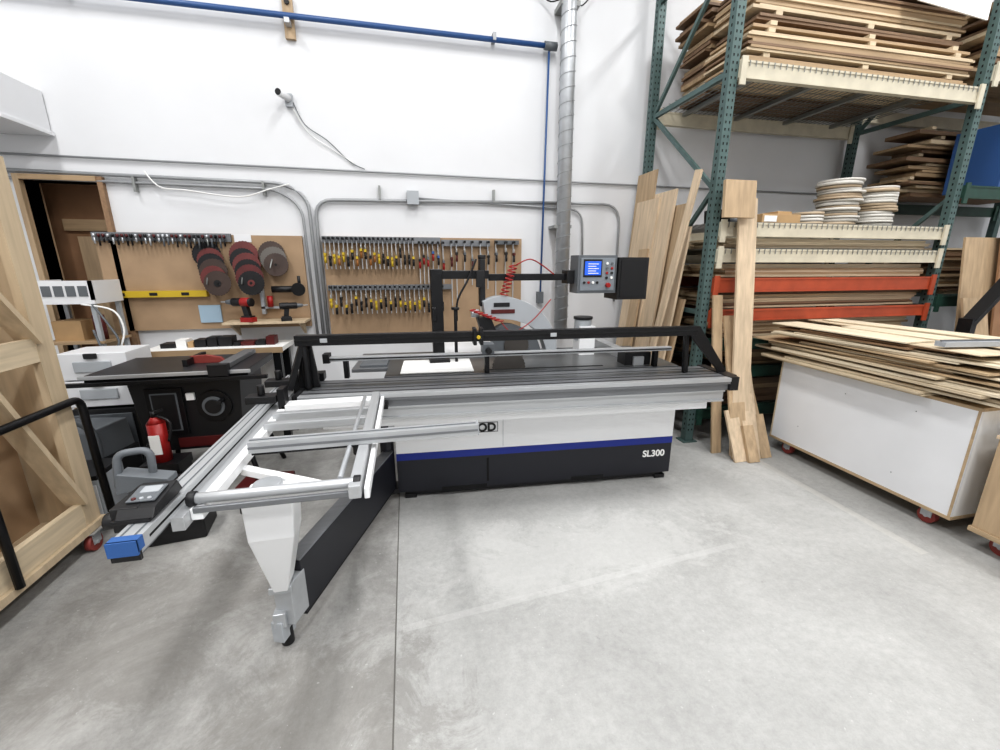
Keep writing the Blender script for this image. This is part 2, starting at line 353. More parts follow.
b.cyl((-1.62,2.94,.36),(-1.62,2.94,.62),.05,red,18); b.cyl((-1.62,2.94,.62),(-1.62,2.94,.66),.05,red,18,.02); b.cyl((-1.62,2.94,.66),(-1.62,2.94,.70),.018,blk,10)
b.beam((-1.62,2.94,.69),(-1.56,2.92,.71),.02,.015,blk); b.tube(smoothpath([(-1.60,2.93,.67),(-1.53,2.92,.62),(-1.55,2.91,.5)]),.009,blk,8); b.box(-1.65,-1.59,2.887,2.893,.42,.55,paper)
b.box(-1.72,-1.50,2.86,3.04,.30,.36,blk)
b.box(-1.72,-1.68,2.88,3.02,0,.30,blk); b.box(-1.54,-1.50,2.88,3.02,0,.30,blk)
b.done('fire_extinguisher')
def toolbox(x,y,z,w,d,h,m1,m2,rz=0):
    b=B(); b.box(-w/2,w/2,-d/2,d/2,0,h*.72,m1); b.box(-w/2-.005,w/2+.005,-d/2-.005,d/2+.005,h*.72,h,m2)
    b.box(-w*.12,w*.12,-d/2-.02,-d/2,h*.6,h*.85,blk); b.tube(rounded([(-w*.2,0,h),(-w*.2,0,h+.04),(w*.2,0,h+.04),(w*.2,0,h)],.02),.01,blk,8)
    b.done('tool_case',bevel=.01,loc=(x,y,z),rotz=rz)
toolbox(-1.46,2.64,0,.36,.24,.20,blk,blk,8); toolbox(-1.46,2.64,.245,.30,.20,.10,redd,blk,4); toolbox(-1.0,2.85,0,.30,.20,.20,blk,redd,-5)
b=B(); b.box(-2.52,-2.10,3.60,3.92,0,.54,blk); b.box(-2.50,-2.12,3.59,3.60,.05,.5,mgray)
for zz in(.56,.77): b.box(-2.52,-2.08,3.60,3.92,zz,zz+.2,white); b.box(-2.42,-2.18,3.585,3.60,zz+.06,zz+.14,lgray); b.box(-2.34,-2.26,3.58,3.60,zz+.16,zz+.2,blk)
b.done('stacked_systainer_tower',bevel=.01)
b=B(); b.box(-.22,.22,-.18,.18,.06,.30,blk); b.prism([(-.21,-.17,.30),(.21,-.17,.30),(.17,-.15,.50),(-.17,-.15,.50)],(0,.33,0),mgray); b.box(-.14,.10,-.185,-.15,.36,.43,mat('green_accent',(84,120,60),.5))
b.disc((-.1,-.19,.18),(0,-1,0),.05,.02,lgray); b.disc((.16,-.19,.08),(0,-1,0),.075,.03,blk); b.disc((-.16,-.19,.08),(0,-1,0),.075,.03,blk)
b.disc((.16,.16,.08),(0,1,0),.075,.03,blk); b.disc((-.16,.16,.08),(0,1,0),.075,.03,blk)
b.tube(smoothpath([(.0,-.1,.48),(.1,-.2,.62),(.22,-.15,.5),(.23,-.2,.2),(.15,-.25,.05)]),.022,mgray,10); b.done('dust_extractor',bevel=.012,loc=(-2.30,3.34,0),rotz=-10)
b=B(); b.box(-.20,.20,-.14,.14,.0,.34,lgray); b.box(-.19,.19,-.145,-.14,.03,.31,white); b.box(-.20,.20,-.14,.14,.34,.37,blk); b.box(-.08,.08,-.17,-.14,.2,.24,blk)
b.done('tool_drawer_case',bevel=.01,loc=(-2.10,2.88,.0),rotz=5)
b=B()
for x in(-2.83,-2.45):
    for y in(4.0,4.3): b.box(x-.015,x+.015,y-.015,y+.015,0,1.35,lgray)
b.box(-2.86,-2.42,3.97,4.33,1.30,1.33,white); b.box(-2.86,-2.42,3.97,3.99,1.33,1.48,white); b.box(-2.86,-2.84,3.97,4.33,1.33,1.48,white); b.box(-2.44,-2.42,3.97,4.33,1.33,1.48,white)
for k in range(5): b.box(-2.83+k*.08,-2.77+k*.08,3.965,3.97,1.36,1.44,mgray)
b.box(-2.86,-2.42,3.97,4.33,.98,1.0,oakx); b.box(-2.8,-2.6,4.05,4.25,1.0,1.16,card); b.cyl((-2.50,4.1,1.0),(-2.50,4.1,1.2),.04,redd,14)
b.tube(smoothpath([(-2.43,3.95,1.3),(-2.35,3.94,1.15),(-2.3,3.94,.99),(-2.4,3.93,.9),(-2.45,3.93,1.1)]),.008,mgray,6)
b.tube(smoothpath([(-2.5,3.95,1.3),(-2.3,3.95,1.25),(-2.25,3.95,1.1),(-2.3,3.95,.95)]),.007,paper,6)
b.done('metal_shelf_stand')

# ------------------------------------------------------------------ plywood rolling panel cart (far left)
b=B(); xf=-1.85; ya,yb=.9,2.66; HT=2.10
b.box(xf-.30,xf-.28,ya+.03,yb-.03,.16,HT-.01,osb)
fr=ply
b.box(xf-.04,xf,yb-.11,yb,.16,HT,fr); b.box(xf-.04,xf,ya,ya+.11,.16,HT,fr)
for z0,z1 in((HT-.12,HT-.001),(.161,.30),(1.12,1.24)): b.box(xf-.038,xf-.002,ya+.11,yb-.11,z0,z1,mapley)
for k,(y0,z0,y1,z1) in enumerate(((yb-.10,1.22,yb-.62,HT-.1),(yb-.62,HT-.1,yb-1.2,1.2),(yb-.10,.30,yb-.45,1.13),(yb-.45,1.13,yb-.9,.29),(yb-.9,.29,yb-1.3,1.13))):
    b.beam((xf-.022-.001*k,y0,z0),(xf-.022-.001*k,y1,z1),.026,.10,fr,(1,0,0.001))
b.box(xf-.32,xf-.041,yb-.02,yb-.001,.161,HT-.001,ply); b.box(xf-.32,xf-.041,ya+.001,ya+.02,.161,HT-.001,ply); b.box(xf-.50,xf+.02,ya-.01,yb+.01,.12,.16,ply)
b.tube(rounded([(xf+.035,ya,.88),(xf+.035,yb+.02,.88),(xf+.035,yb+.04,.16)],.06),.02,blks,10)
b.tube([(xf+.035,yb-.6,.88),(xf+.035,yb-.6,.16)],.018,blks,10)
def caster(b,x,y,top,r,m,a=0):
    b.box(x-.04,x+.04,y-.04,y+.04,top-.008,top,galv)
    for s_ in(-1,1): b.box(x+s_*.022-.002,x+s_*.022+.002,y-.03,y+.03,r*.9,top,galv)
    b.cyl((x-.017,y,r),(x+.017,y,r),r,m,20); b.cyl((x-.026,y,r),(x+.026,y,r),.012,galv,10)
for x in(xf+.0,xf-.42):
    for y in(ya+.1,yb-.10): caster(b,x,y,.12,.05,pk)
b.done('plywood_panel_cart')

# ------------------------------------------------------------------ PANEL SAW
saw=empty('sliding_table_saw')
MO=(-.13,2.72,0); MR=-3.4
def md(b,name,bevel=.004): return b.done(name,parent=saw,bevel=bevel,loc=MO,rotz=MR)
b=B()
b.box(.0,2.03,0,.75,.352,.72,saww); b.box(-.001,2.031,-.001,.751,.30,.352,blue); b.box(0,2.03,0,.75,.06,.30,sawb)
b.box(.05,1.98,.03,.72,.02,.06,blk)
for x in(.04,1.93):
    b.box(x,x+.08,.02,.1,0,.03,blk); b.box(x,x+.08,.62,.7,0,.03,blk)
b.box(.62,.635,-.003,0,.10,.28,dark); b.box(.3,.62,-.003,0,.05,.08,dark); b.box(1.25,1.5,-.003,0,.05,.08,dark)
b.box(.735,.738,-.002,0,.36,.72,lgray)
md(b,'base_cabinet',.006)
b=B()
for a in((.30,.70,.476,.479),(.30,.70,.545,.548)): b.box(a[0],a[1],-.003,0,a[2],a[3],blk)
b.box(.697,.70,-.003,0,.476,.548,blk); b.box(.30,.303,-.003,0,.476,.548,blk)
md(b,'logo_frame',0)
def mtext(body,size,x,z,m,name,off=.002):
    o=text(body,size,(0,0,0),(math.radians(90),0,math.radians(MR)),m,saw,name,off=off)
    a=math.radians(MR); y=-.004; o.location=(MO[0]+x*math.cos(a)-y*math.sin(a),MO[1]+x*math.sin(a)+y*math.cos(a),z)
mtext('OOD',.082,.49,.484,blk,'logo_text',.003); mtext('SL300',.072,1.80,.20,paper,'model_text')
b=B()
x0,x1=-.48,2.19
b.box(x0,x1,-.33,.02,.845,.885,alud)
b.box(x0,x1,-.335,-.33,.862,.885,alu); b.box(x0,x1,-.332,-.29,.885,.8862,alu)
b.box(x0+.02,x1,-.31,.0,.80,.845,alud)
b.box(x0+.02,x1-.02,-.30,.0,.72,.80,alu); b.box(x0+.02,x1-.02,-.315,-.30,.79,.80,alu); b.box(x0+.02,x1-.02,-.312,-.30,.722,.735,alu)
b.box(x0+.1,x1-.1,-.26,.0,.66,.72,saww)
for yy in(-.27,-.20,-.06): b.box(x0,x1,yy-.006,yy+.006,.885,.8865,blk)
b.box(x1,x1+.06,-.33,.04,.80,.89,blk); b.box(x0-.03,x0,-.33,.03,.78,.89,blk)
b.box(x0,x1,-.15,-.1,.885,.8868,cast)
md(b,'sliding_table',.003)
b=B()
zb=1.18
b.box(-.50,2.0,.0-.20,.0-.15,zb-.030,zb+.030,blks); b.box(-.50,2.0,-.203,-.20,zb-.006,zb+.006,dark)
b.tube([(-.46,-.17,zb),(-.46,-.17,.89)],.022,blks,10); b.prism([(-.52,-.15,.89),(-.40,-.15,.89),(-.43,-.15,zb),(-.49,-.15,zb)],(0,.02,0),blks)
b.beam((-.46,-.17,zb+.0),(-.55,-.22,.9),.03,.03,blks)
b.prism([(1.95,-.19,zb+.030),(2.02,-.19,zb+.030),(2.24,-.19,.92),(2.24,-.19,.86),(2.19,-.19,.86),(2.19,-.19,.90),(1.97,-.19,zb-.05)],(0,.015,0),blks)
b.beam((2.0,-.15,zb+.02),(2.26,-.15,.88),.03,.03,blks); b.beam((1.95,-.15,zb),(1.97,-.15,.89),.03,.03,blks)
b.box(2.18,2.30,-.24,-.08,.83,.88,blks)
for xx in(.52,.56): b.box(xx,xx+.02,-.22,-.13,zb-.05,zb+.05,blks)
b.cyl((.55,-.22,zb),(.55,-.235,zb),.012,yel,10); b.box(-.36,-.32,-.206,-.203,zb-.012,zb+.012,galv); b.box(1.0,1.04,-.206,-.203,zb-.012,zb+.012,galv)
md(b,'overhead_fence_beam',.002)
b=B()
b.box(-.40,1.98,.05,.09,1.0,1.028,alu); b.box(-.40,1.98,.045,.05,1.010,1.018,dark)
for xx in(-.3,.62,1.85): b.box(xx,xx+.03,.05,.09,.885,1.0,blks)
b.box(.60,.68,.02,.12,1.02,1.09,mgray); b.cyl((.64,.03,1.05),(.64,-.02,1.05),.02,blk,12); b.box(-.42,-.38,.04,.11,.99,1.05,blk)
md(b,'rip_scale_rail',.002)
b=B()
b.box(-.05,2.05,.06,.85,.845,.885,cast); b.box(-.05,2.05,.055,.06,.80,.885,alud); b.box(.0,2.03,.08,.75,.72,.845,saww)
b.box(.35,1.05,.85,1.35,.86,.885,saww); b.box(-.3,-.05,.30,.85,.86,.885,alud)
b.box(.05,.55,.1,.5,.887,.892,paper); b.box(.3,.9,.6,1.1,.887,.91,white); b.box(-.25,-.06,.35,.7,.886,.90,mgray)
b.beam((.4,1.3,.86),(.4,1.3,0),.05,.05,saww); b.beam((1.0,1.3,.86),(1.0,1.3,0),.05,.05,saww)
b.box(.62,1.5,.13,.15,.885,.8875,dark)
b.disc((.8,.14,.90),(0,-1,0),.12,.004,blade_m[5],teeth=30)
b.box(1.72,1.80,.1,1.0,.885,.95,alu); b.box(1.66,1.86,.12,.25,.885,.98,blk)
b.box(1.45,1.58,.52,.68,.885,1.12,saww); b.cyl((1.50,.6,1.0),(1.50,.6,1.17),.07,lgray,18)
b.cyl((1.50,.6,1.17),(1.50,.6,1.19),.078,blk,18)
md(b,'saw_table_rear',.003)
b=B()
b.box(.17,.255,3.12,3.20,.88,1.57,blks); b.box(.14,.29,3.08,3.24,.88,.92,blks)
b.box(.17,.60,3.13,3.19,1.50,1.56,blks); b.box(.60,1.30,3.14,3.18,1.485,1.535,blks); b.box(.17,.20,3.10,3.22,1.2,1.3,blks)
b.box(.53,.57,3.12,3.20,1.30,1.64,blk); b.box(.50,.56,3.11,3.13,1.44,1.56,blk); b.cyl((.55,3.15,1.64),(.55,3.15,1.67),.03,blk,12)
b.box(1.20,1.30,3.10,3.22,1.46,1.56,blk)
b.cyl((.34,3.10,.89),(.34,3.10,1.28),.012,blks,8); b.cyl((.34,3.10,1.28),(.34,3.10,1.30),.03,blk,10)
b.done('guard_support_arm',parent=saw,bevel=.004)
b=B()
top=smoothpath([(.54,0,1.34),(.66,0,1.375),(.80,0,1.355),(.94,0,1.29),(1.05,0,1.18),(1.11,0,1.05),(1.12,0,.95)],5)
bot=smoothpath([(1.04,0,.95),(1.0,0,1.05),(.92,0,1.14),(.80,0,1.19),(.68,0,1.21),(.56,0,1.22)],5)
b.prism([(p_.x,3.06,p_.z) for p_ in top+bot],(0,.12,0),lgray)
top2=smoothpath([(.60,0,1.12),(.72,0,1.17),(.86,0,1.13),(.96,0,1.05),(1.0,0,.95)],5)
b.prism([(p_.x,3.085,p_.z) for p_ in top2]+[(.62,3.085,.95)],(0,.07,0),mgray)
b.disc((.80,3.08,1.0),(0,-1,0),.10,.004,blade_m[5],teeth=30)
b.box(.60,.78,3.055,3.06,1.25,1.28,redd); b.box(.62,.74,3.054,3.06,1.30,1.33,blk)
b.prism([(.50,3.07,1.22),(.60,3.07,1.22),(.66,3.07,1.08),(.54,3.07,1.08)],(0,.10,0),blk)
b.cyl((.52,3.12,1.25),(.46,3.12,1.25),.03,galv,12)
b.done('saw_blade_guard',parent=saw,bevel=.006)
b=B()
def helix(p0,p1,r,turns,off=(0,0,0)):
    p0=Vector(p0);p1=Vector(p1);n=turns*10;out=[]
    for k in range(n+1):
        t=k/n;a=t*turns*2*math.pi; out.append(p0.lerp(p1,t)+Vector((r*math.cos(a),r*math.sin(a),0)))
    return out
b.tube(helix((.78,3.10,1.60),(.70,3.08,1.38),.03,8),.005,red,6); b.tube(smoothpath([(.80,3.1,1.60),(.9,3.1,1.64),(1.0,3.12,1.60),(1.1,3.12,1.53)]),.005,red,6)
b.tube(helix((.46,3.08,1.28),(.66,3.02,1.20),.026,7),.005,red,6); b.tube(smoothpath([(.66,3.02,1.2),(.75,3.0,1.12),(.9,3.0,1.2),(1.05,3.03,1.35)]),.004,red,6)
b.tube(smoothpath([(.5,3.1,1.64),(.44,3.1,1.5),(.36,3.1,1.35),(.35,3.1,1.2)]),.008,blk,6)
b.done('red_air_hose',parent=saw)
b=B()
b.box(1.26,1.575,3.04,3.20,1.39,1.67,mgray); b.box(1.28,1.555,3.033,3.04,1.41,1.65,mat('panel_face_grey',(128,134,140),.4))
b.box(1.30,1.45,3.030,3.033,1.51,1.64,blk); b.box(1.31,1.44,3.027,3.030,1.525,1.625,screen)
for k in range(5): b.box(1.335,1.42-.02*(k%2),3.025,3.027,1.535+k*.017,1.541+k*.017,paper)
for r_ in range(4):
    for c_ in range(2): b.cyl((1.49+c_*.04,3.033,1.61-r_*.035),(1.49+c_*.04,3.024,1.61-r_*.035),.010,[paper,mgray,red,blk][(r_+c_)%4],10)
for c_ in range(4): b.cyl((1.31+c_*.035,3.033,1.47),(1.31+c_*.035,3.024,1.47),.010,[blk,red,paper,blk][c_],10)
b.cyl((1.50,3.033,1.45),(1.50,3.005,1.45),.018,red,12)
b.box(1.58,1.83,3.02,3.24,1.34,1.655,blk); b.box(1.60,1.81,3.015,3.02,1.36,1.635,mat('matte_black',(18,18,20),.7))
b.done('control_panel',parent=saw,bevel=.006)
# crosscut fence
b=B()
b.box(-.80,-.735,1.155,2.93,.850,.895,aluy); b.box(-.735,-.70,1.30,2.93,.815,.86,aluy); b.box(-.79,-.745,1.155,2.93,.835,.850,alud)
for xx in(-.785,-.752): b.box(xx-.003,xx+.003,1.155,2.93,.895,.8962,mgray)
b.box(-.7355,-.7345,1.2,2.9,.868,.876,dark); b.box(-.801,-.80,1.2,2.9,.86,.88,dark)
b.box(-.802,-.733,1.145,1.155,.835,.896,blk); b.box(-.803,-.732,1.14,1.17,.862,.898,tape); b.box(-.803,-.732,1.137,1.145,.855,.898,tape)
b.done('crosscut_fence',parent=saw,bevel=.002)
b=B(); ox=.02
b.box(-.86+ox,-.745,1.23,1.40,.896,.908,blk); b.box(-.87+ox,-.80+ox,1.25,1.40,.86,.935,blk)
b.prism([(-.85+ox,1.23,.908),(-.85+ox,1.40,.908),(-.85+ox,1.38,.948),(-.85+ox,1.25,.932)],(.095,0,0),blk)
b.obox((-.805+ox,1.315,.944),(.075,.08,.006),Matrix.Rotation(math.radians(7),3,'X'),mgray); b.obox((-.80+ox,1.33,.949),(.05,.032,.005),Matrix.Rotation(math.radians(7),3,'X'),lgray)
for k in range(3): b.cyl((-.825+ox+k*.02,1.285,.94),(-.825+ox+k*.02,1.285,.948),.006,[redd,lgray,lgray][k],8)
b.cyl((-.87+ox,1.28,.885),(-.90+ox,1.28,.885),.024,blk,14); b.cyl((-.87+ox,1.37,.885),(-.90+ox,1.37,.885),.020,blk,14)
b.tube(rounded([(-.945,1.46,.90),(-.945,1.48,1.01),(-.86,1.50,1.01),(-.86,1.49,.91)],.03),.012,mgray,10)
b.prism([(-.955,1.45,.88),(-.80,1.45,.90),(-.80,1.45,.92),(-.94,1.45,.95)],(0,.06,0),mgray)
b.done('digital_flip_stop',parent=saw,bevel=.005)
b=B()
for yy in(2.30,2.62):
    b.box(-.85,-.70,yy,yy+.08,.897,.935,blk); b.cyl((-.78,yy+.04,.935),(-.78,yy+.04,.99),.018,blk,12); b.box(-.695,-.66,yy,yy+.08,.84,.97,blks)
b.cyl((-.66,2.7,.92),(-.56,2.7,.94),.018,blk,10); b.box(-.64,-.54,2.74,2.82,.89,.94,blks)
b.done('flip_stop',parent=saw,bevel=.004)
b=B(); zt=.882
b.tube([(-.71,1.37,zt),(-.20,1.37,zt)],.018,alu,14); b.box(-.69,-.21,1.40,1.425,zt-.045,zt-.015,saww); b.box(-.69,-.21,1.335,1.35,zt-.035,zt-.015,alud)
b.box(-.225,-.185,1.32,2.42,zt-.035,zt+.012,aluy); b.box(-.178,-.160,1.34,2.40,zt-.05,zt-.01,saww); b.tube([(-.26,1.4,zt+.005),(-.26,2.35,zt+.005)],.010,galv,10)
b.box(-.70,-.665,1.34,2.4,zt-.06,zt-.02,saww)
for yy in(2.0,2.14): b.box(-.68,-.225,yy,yy+.04,zt-.03,zt+.008,alu)
b.box(-.68,-.225,2.30,2.38,zt-.04,zt,saww)
b.beam((-.67,1.70,zt-.07),(-.25,1.44,zt-.07),.035,.03,saww)
b.box(-.25,-.14,2.36,2.50,.80,.846,blks)
for xx,yy in((-.7,1.37),(-.2,1.37)): b.cyl((xx-.012,yy,zt),(xx+.012,yy,zt),.024,blk,12)
b.done('crosscut_table_frame',parent=saw,bevel=.003)
b=B(); b.box(-.63,.265,1.66,1.71,.895,.94,alu); b.box(-.63,.265,1.657,1.66,.912,.922,alud); b.box(.265,.27,1.658,1.712,.893,.942,lgray); b.box(-.63,.26,1.68,1.692,.94,.9412,mgray)
b.box(-.62,-.22,1.66,1.71,.887,.895,blks); b.cyl((-.23,1.68,.89),(-.23,1.68,.85),.02,blk,12)
b.done('telescopic_stop_bar',parent=saw,bevel=.003)
b=B()
t=[(-.60,1.44,.82),(-.43,1.44,.82),(-.43,1.56,.82),(-.60,1.56,.82)]; bt=[(-.60,1.60,.30),(-.545,1.60,.30),(-.545,1.70,.30),(-.60,1.70,.30)]
m2=[(-.605,1.46,.64),(-.45,1.46,.64),(-.45,1.58,.64),(-.605,1.58,.64)]
vs=t+m2+bt; fs=[(0,1,2,3),(11,10,9,8)]
for k in(0,4):
    for j in range(4): fs.append((k+j,k+(j+1)%4,k+4+(j+1)%4,k+4+j))
b.faces(vs,fs,saww)
b.cyl((-.53,1.52,.82),(-.53,1.52,.84),.05,galv,16)
b.done('pivot_column',parent=saw,bevel=.006)
b=B()
p0=Vector((-.18,2.74,.235)); p1=Vector((-.545,1.70,.235)); b.beam(p0,p1,.07,.27,sawb)
b.beam(p0+Vector((0,0,.139)),p1+Vector((0,0,.139)),.074,.008,alud); b.beam(p0+Vector((0,0,-.139)),p1+Vector((0,0,-.139)),.074,.008,blk)
b.cyl((-.19,2.76,.08),(-.19,2.76,.72),.045,sawb,16); b.box(-.24,-.13,2.70,2.82,.06,.10,blk); b.box(-.20,-.12,2.72,2.82,.5,.56,galv)
b.beam((-.54,1.72,.22),(-.575,1.62,.22),.08,.20,galv); b.box(-.62,-.53,1.60,1.72,.29,.32,galv)
b.beam((-.58,1.68,.10),(-.61,1.60,.10),.05,.10,lgray); b.cyl((-.59,1.65,.0),(-.59,1.65,.09),.026,blk,16); b.box(-.62,-.57,1.60,1.65,.12,.19,galv)
b.done('swing_arm',parent=saw,bevel=.004)

# ------------------------------------------------------------------ PALLET RACK
rack=empty('pallet_rack')
def upright(b,x,y,top=6.0,m=green,holes=True):
    b.box(x-.038,x+.038,y-.035,y-.032,0,top,m); b.box(x-.038,x-.034,y-.032,y+.035,0,top,m); b.box(x+.034,x+.038,y-.032,y+.035,0,top,m)
    b.box(x-.034,x-.022,y+.032,y+.035,0,top,m); b.box(x+.022,x+.034,y+.032,y+.035,0,top,m)
    b.box(x-.07,x+.07,y-.06,y+.06,0,.01,m)
    if holes:
        z=.12
        while z<4.4:
            for s_ in(-1,1):
                b.prism([(x+s_*.017-.006,y-.0365,z+.008),(x+s_*.017-.004,y-.0365,z-.010),(x+s_*.017+.004,y-.0365,z-.010),(x+s_*.017+.006,y-.0365,z+.008)],(0,.0014,0),dark)
            b.box(x-.0395,x-.0381,y-.006,y+.006,z-.01,z+.01,dark); z+=.05
YF,YB=3.22,4.30
for i,x in enumerate((2.50,5.03,7.55)):
    b=B(); upright(b,x,YF); upright(b,x,YB,holes=i<2)
    zs=[.3,1.2,2.2,3.02,4.0,5.0]
    for k,z in enumerate(zs):
        if k!=2: b.beam((x,YF+.03,z),(x,YB-.03,z),.03,.04,green)
    for k in range(len(zs)-1):
        if i and k==2: continue
        a,c=(YF+.03,YB-.03) if k%2==0 else (YB-.03,YF+.03); b.beam((x,a,zs[k]),(x,c,zs[k+1]),.028,.035,green)
    b.done('upright_frame_%d'%(i+1),parent=rack)
def shelf(name,xa,xb,z0,z1,m,deck=True,rear=True):
    b=B()
    for y in ([YF-.02,YB+.02] if rear else [YF-.02]):
        b.box(xa+.04,xb-.04,y-.025,y+.02,z0,z1,m); b.box(xa+.04,xb-.04,y-.03,y-.025,z1-.015,z1,m); b.box(xa+.04,xb-.04,y-.03,y-.025,z0,z0+.012,m)
        for xx in(xa+.04,xb-.09): b.box(xx,xx+.05,y-.045,y-.03,z0-.05,z1+.02,m)
    if deck:
        x=xa+.08
        while x<xb-.06: b.box(x-.0025,x+.0025,YF-.02,YB+.02,z1,z1+.005,wire); x+=.055
        y=YF
        while y<YB: b.box(xa+.06,xb-.06,y-.0025,y+.0025,z1+.005,z1+.009,wire); y+=.10
        x=xa+.06
        while x<xb-.05: b.box(x,x+.005,YF-.056,YF-.051,z1-.04,z1,wire); x+=.055
        for k in range(4):
            x=xa+.35+k*(xb-xa-.7)/3; b.box(x-.02,x+.02,YF,YB,z1-.035,z1-.002,wire)
    b.done(name,parent=rack)
A,Bx,Cx=2.50,5.03,7.55
shelf('beam_level_top',A,Bx,2.97,3.09,cream)
shelf('beam_level_mid',A,Bx,1.83,1.94,cream)
shelf('beam_level_mid_low',A,Bx,1.62,1.73,cream)
shelf('beam_level_orange',A,Bx,1.37,1.49,orange,False)
shelf('beam_level_orange_low',A,Bx,1.12,1.22,orange,False)
shelf('beam_level_green',A,Bx,.86,.96,dgreen,False); shelf('beam_level_green_low',A,Bx,.60,.70,dgreen,False); shelf('beam_level_floor',A,Bx,.22,.32,dgreen,False)
shelf('beam_bay_top',Bx,Cx,3.15,3.27,cream,False); shelf('beam_bay_mid',Bx,Cx,2.20,2.31,dgreen,False); shelf('beam_bay_low',Bx,Cx,1.2,1.3,dgreen,False)
def stack(name,xa,xb,ya,yb,z0,z1,seed,mats,tmin=.018,tmax=.03,jit=.12,gap=.0,wsplit=1,yj=.03,stick=False,rz=.6):
    rnd=random.Random(seed); b=B(); cols=[]
    wid=(yb-ya)/wsplit
    for c_ in range(wsplit):
        z=z0
        while z<z1-.005:
            t_=rnd.uniform(tmin,tmax); a=xa+rnd.uniform(0,jit); e=xb-rnd.uniform(0,jit)
            y0=ya+c_*wid+rnd.uniform(0,yj); y1=ya+(c_+1)*wid-rnd.uniform(0.005,yj)
            b.obox(((a+e)/2,(y0+y1)/2,z+t_/2),(e-a,y1-y0,t_-.001),rnd.uniform(-rz,rz),rnd.choice(mats)); z+=t_+gap
            if stick and rnd.random()<.3:
                for xx in (a+.15,(a+e)/2,e-.2): b.box(xx,xx+.06,y0,y1,z,z+.03,maplex)
                z+=.031
    return b.done(name)
stack('lumber_stack',2.62,4.93,3.24,3.76,3.105,3.40,11,[oakx,maplex,waln,oakx],.016,.022,.07,.001,1,.03,True,.3)
stack('lumber_stack',2.70,4.88,3.32,3.78,3.44,3.78,12,[oakx,waln,waln,maplex],.016,.024,.08,.0,1,.03,True,.3)
stack('lumber_stack',2.62,4.9,3.8,4.25,3.105,3.8,13,[oakx,waln,waln,maplex],.018,.04,.2,.002,1,.05)
stack('lumber_stack',2.62,4.96,3.24,4.2,1.745,1.82,14,[pine,maplex,pine],.012,.018,.08,0,2)
stack('lumber_stack',2.62,4.96,3.24,4.2,1.495,1.60,15,[pine,maplex,oakx,pine],.014,.022,.1,0,2)
stack('lumber_stack',2.62,4.96,3.24,4.2,1.225,1.35,16,[oakx,maplex,waln],.014,.022,.1,0,2)
stack('lumber_stack',2.62,4.96,3.24,4.2,.965,1.10,17,[oakx,waln,maplex],.016,.024,.2,0,2)
stack('lumber_stack',2.62,4.96,3.24,4.2,.705,.83,18,[waln,oakx],.016,.024,.3,0,2)
stack('lumber_stack',2.62,4.96,3.24,4.2,.325,.56,19,[waln,waln,oakx],.018,.03,.3,0,2)
stack('lumber_stack',5.12,7.3,3.76,4.22,2.32,2.98,20,[waln,oakx,waln,maplex],.018,.04,.4,.006,1,.10,True,1.5)
stack('lumber_stack',5.12,7.4,3.35,4.2,3.28,3.8,21,[waln,oakx,waln,maplex],.02,.05,.3,.004,2,.08,True,1.2)
stack('lumber_stack',5.12,7.3,3.3,4.2,1.31,1.75,23,[waln,oakx,maplex],.018,.03,.3,.002,2,.06,False,.8)
b=B(); b.box(5.62,6.5,3.27,3.68,2.315,2.335,bluep)
b.box(5.62,6.5,3.25,3.27,2.315,2.90,bluep); b.box(5.62,5.64,3.27,3.68,2.335,2.90,bluep); b.box(6.48,6.5,3.27,3.68,2.335,2.90,bluep); b.box(5.62,6.5,3.68,3.70,2.315,2.90,bluep); b.box(5.60,6.52,3.235,3.25,2.86,2.91,bluep)
for k in range(3): b.box(5.8+k*.22,5.83+k*.22,3.237,3.25,2.32,2.86,blue)
b.done('blue_storage_bin',bevel=.003)
def coil(b,x,y,z,r,h,m1,m2):
    b.tube([(x,y,z),(x,y,z+h)],r,m1,28)
    b.cyl((x,y,z+h),(x,y,z+h+.002),r*.45,m2,20)
    for q in(.55,.7,.85): b.tube([(x+r*q*math.cos(a*math.pi/12),y+r*q*math.sin(a*math.pi/12),z+h+.001) for a in range(25)],.002,m2,4)
b=B(); rc=random.Random(5)
banding=mat('edge_banding_white',(202,199,192),.5,0,.14,30,0,(1,1,6)); banding2=mat('edge_banding_tan',(176,158,134),.5,0,.12,30,0,(1,1,6))
z=1.952
while z<2.34:
    h=rc.choice([.018,.022,.028]); coil(b,3.98+rc.uniform(-.02,.02),3.44,z,rc.uniform(.16,.185),h,rc.choice([banding,banding,banding2]),mgray); z+=h+.003
z=1.952
while z<2.29:
    h=rc.choice([.018,.022,.028]); coil(b,4.40+rc.uniform(-.02,.02),3.44,z,rc.uniform(.16,.185),h,rc.choice([banding,banding2,banding]),mgray); z+=h+.003
z=1.952
while z<2.04:
    coil(b,3.64,3.42,z,.13,.024,rc.choice([banding,banding2]),mgray); z+=.028
b.done('edge_banding_coils')
b=B(); b.box(3.05,3.45,3.3,3.6,1.952,2.03,card); b.box(3.07,3.20,3.297,3.30,1.965,2.015,paper); b.box(3.25,3.4,3.35,3.55,2.03,2.06,card); b.done('cardboard_box',bevel=.003)
b=B(); b.cyl((2.72,3.45,1.952),(2.72,3.45,2.06),.10,dark,20,.11); b.cyl((2.95,3.5,1.952),(2.95,3.5,2.02),.07,mgray,20); b.done('tape_spool')
b=B(); b.prism([(4.15,3.22,3.66),(4.92,3.22,3.60),(4.95,3.24,3.76),(4.12,3.24,3.84)],(0,.012,0),paper)
b.done('paper_sign_sheet')
def lean(b,x,w,ybot,ytop,h,t_,m,xs=0.):
    b.beam((x,ybot,0.0),(x+xs,ytop,h),w,t_,m,(0,-1,0.0001))
b=B()
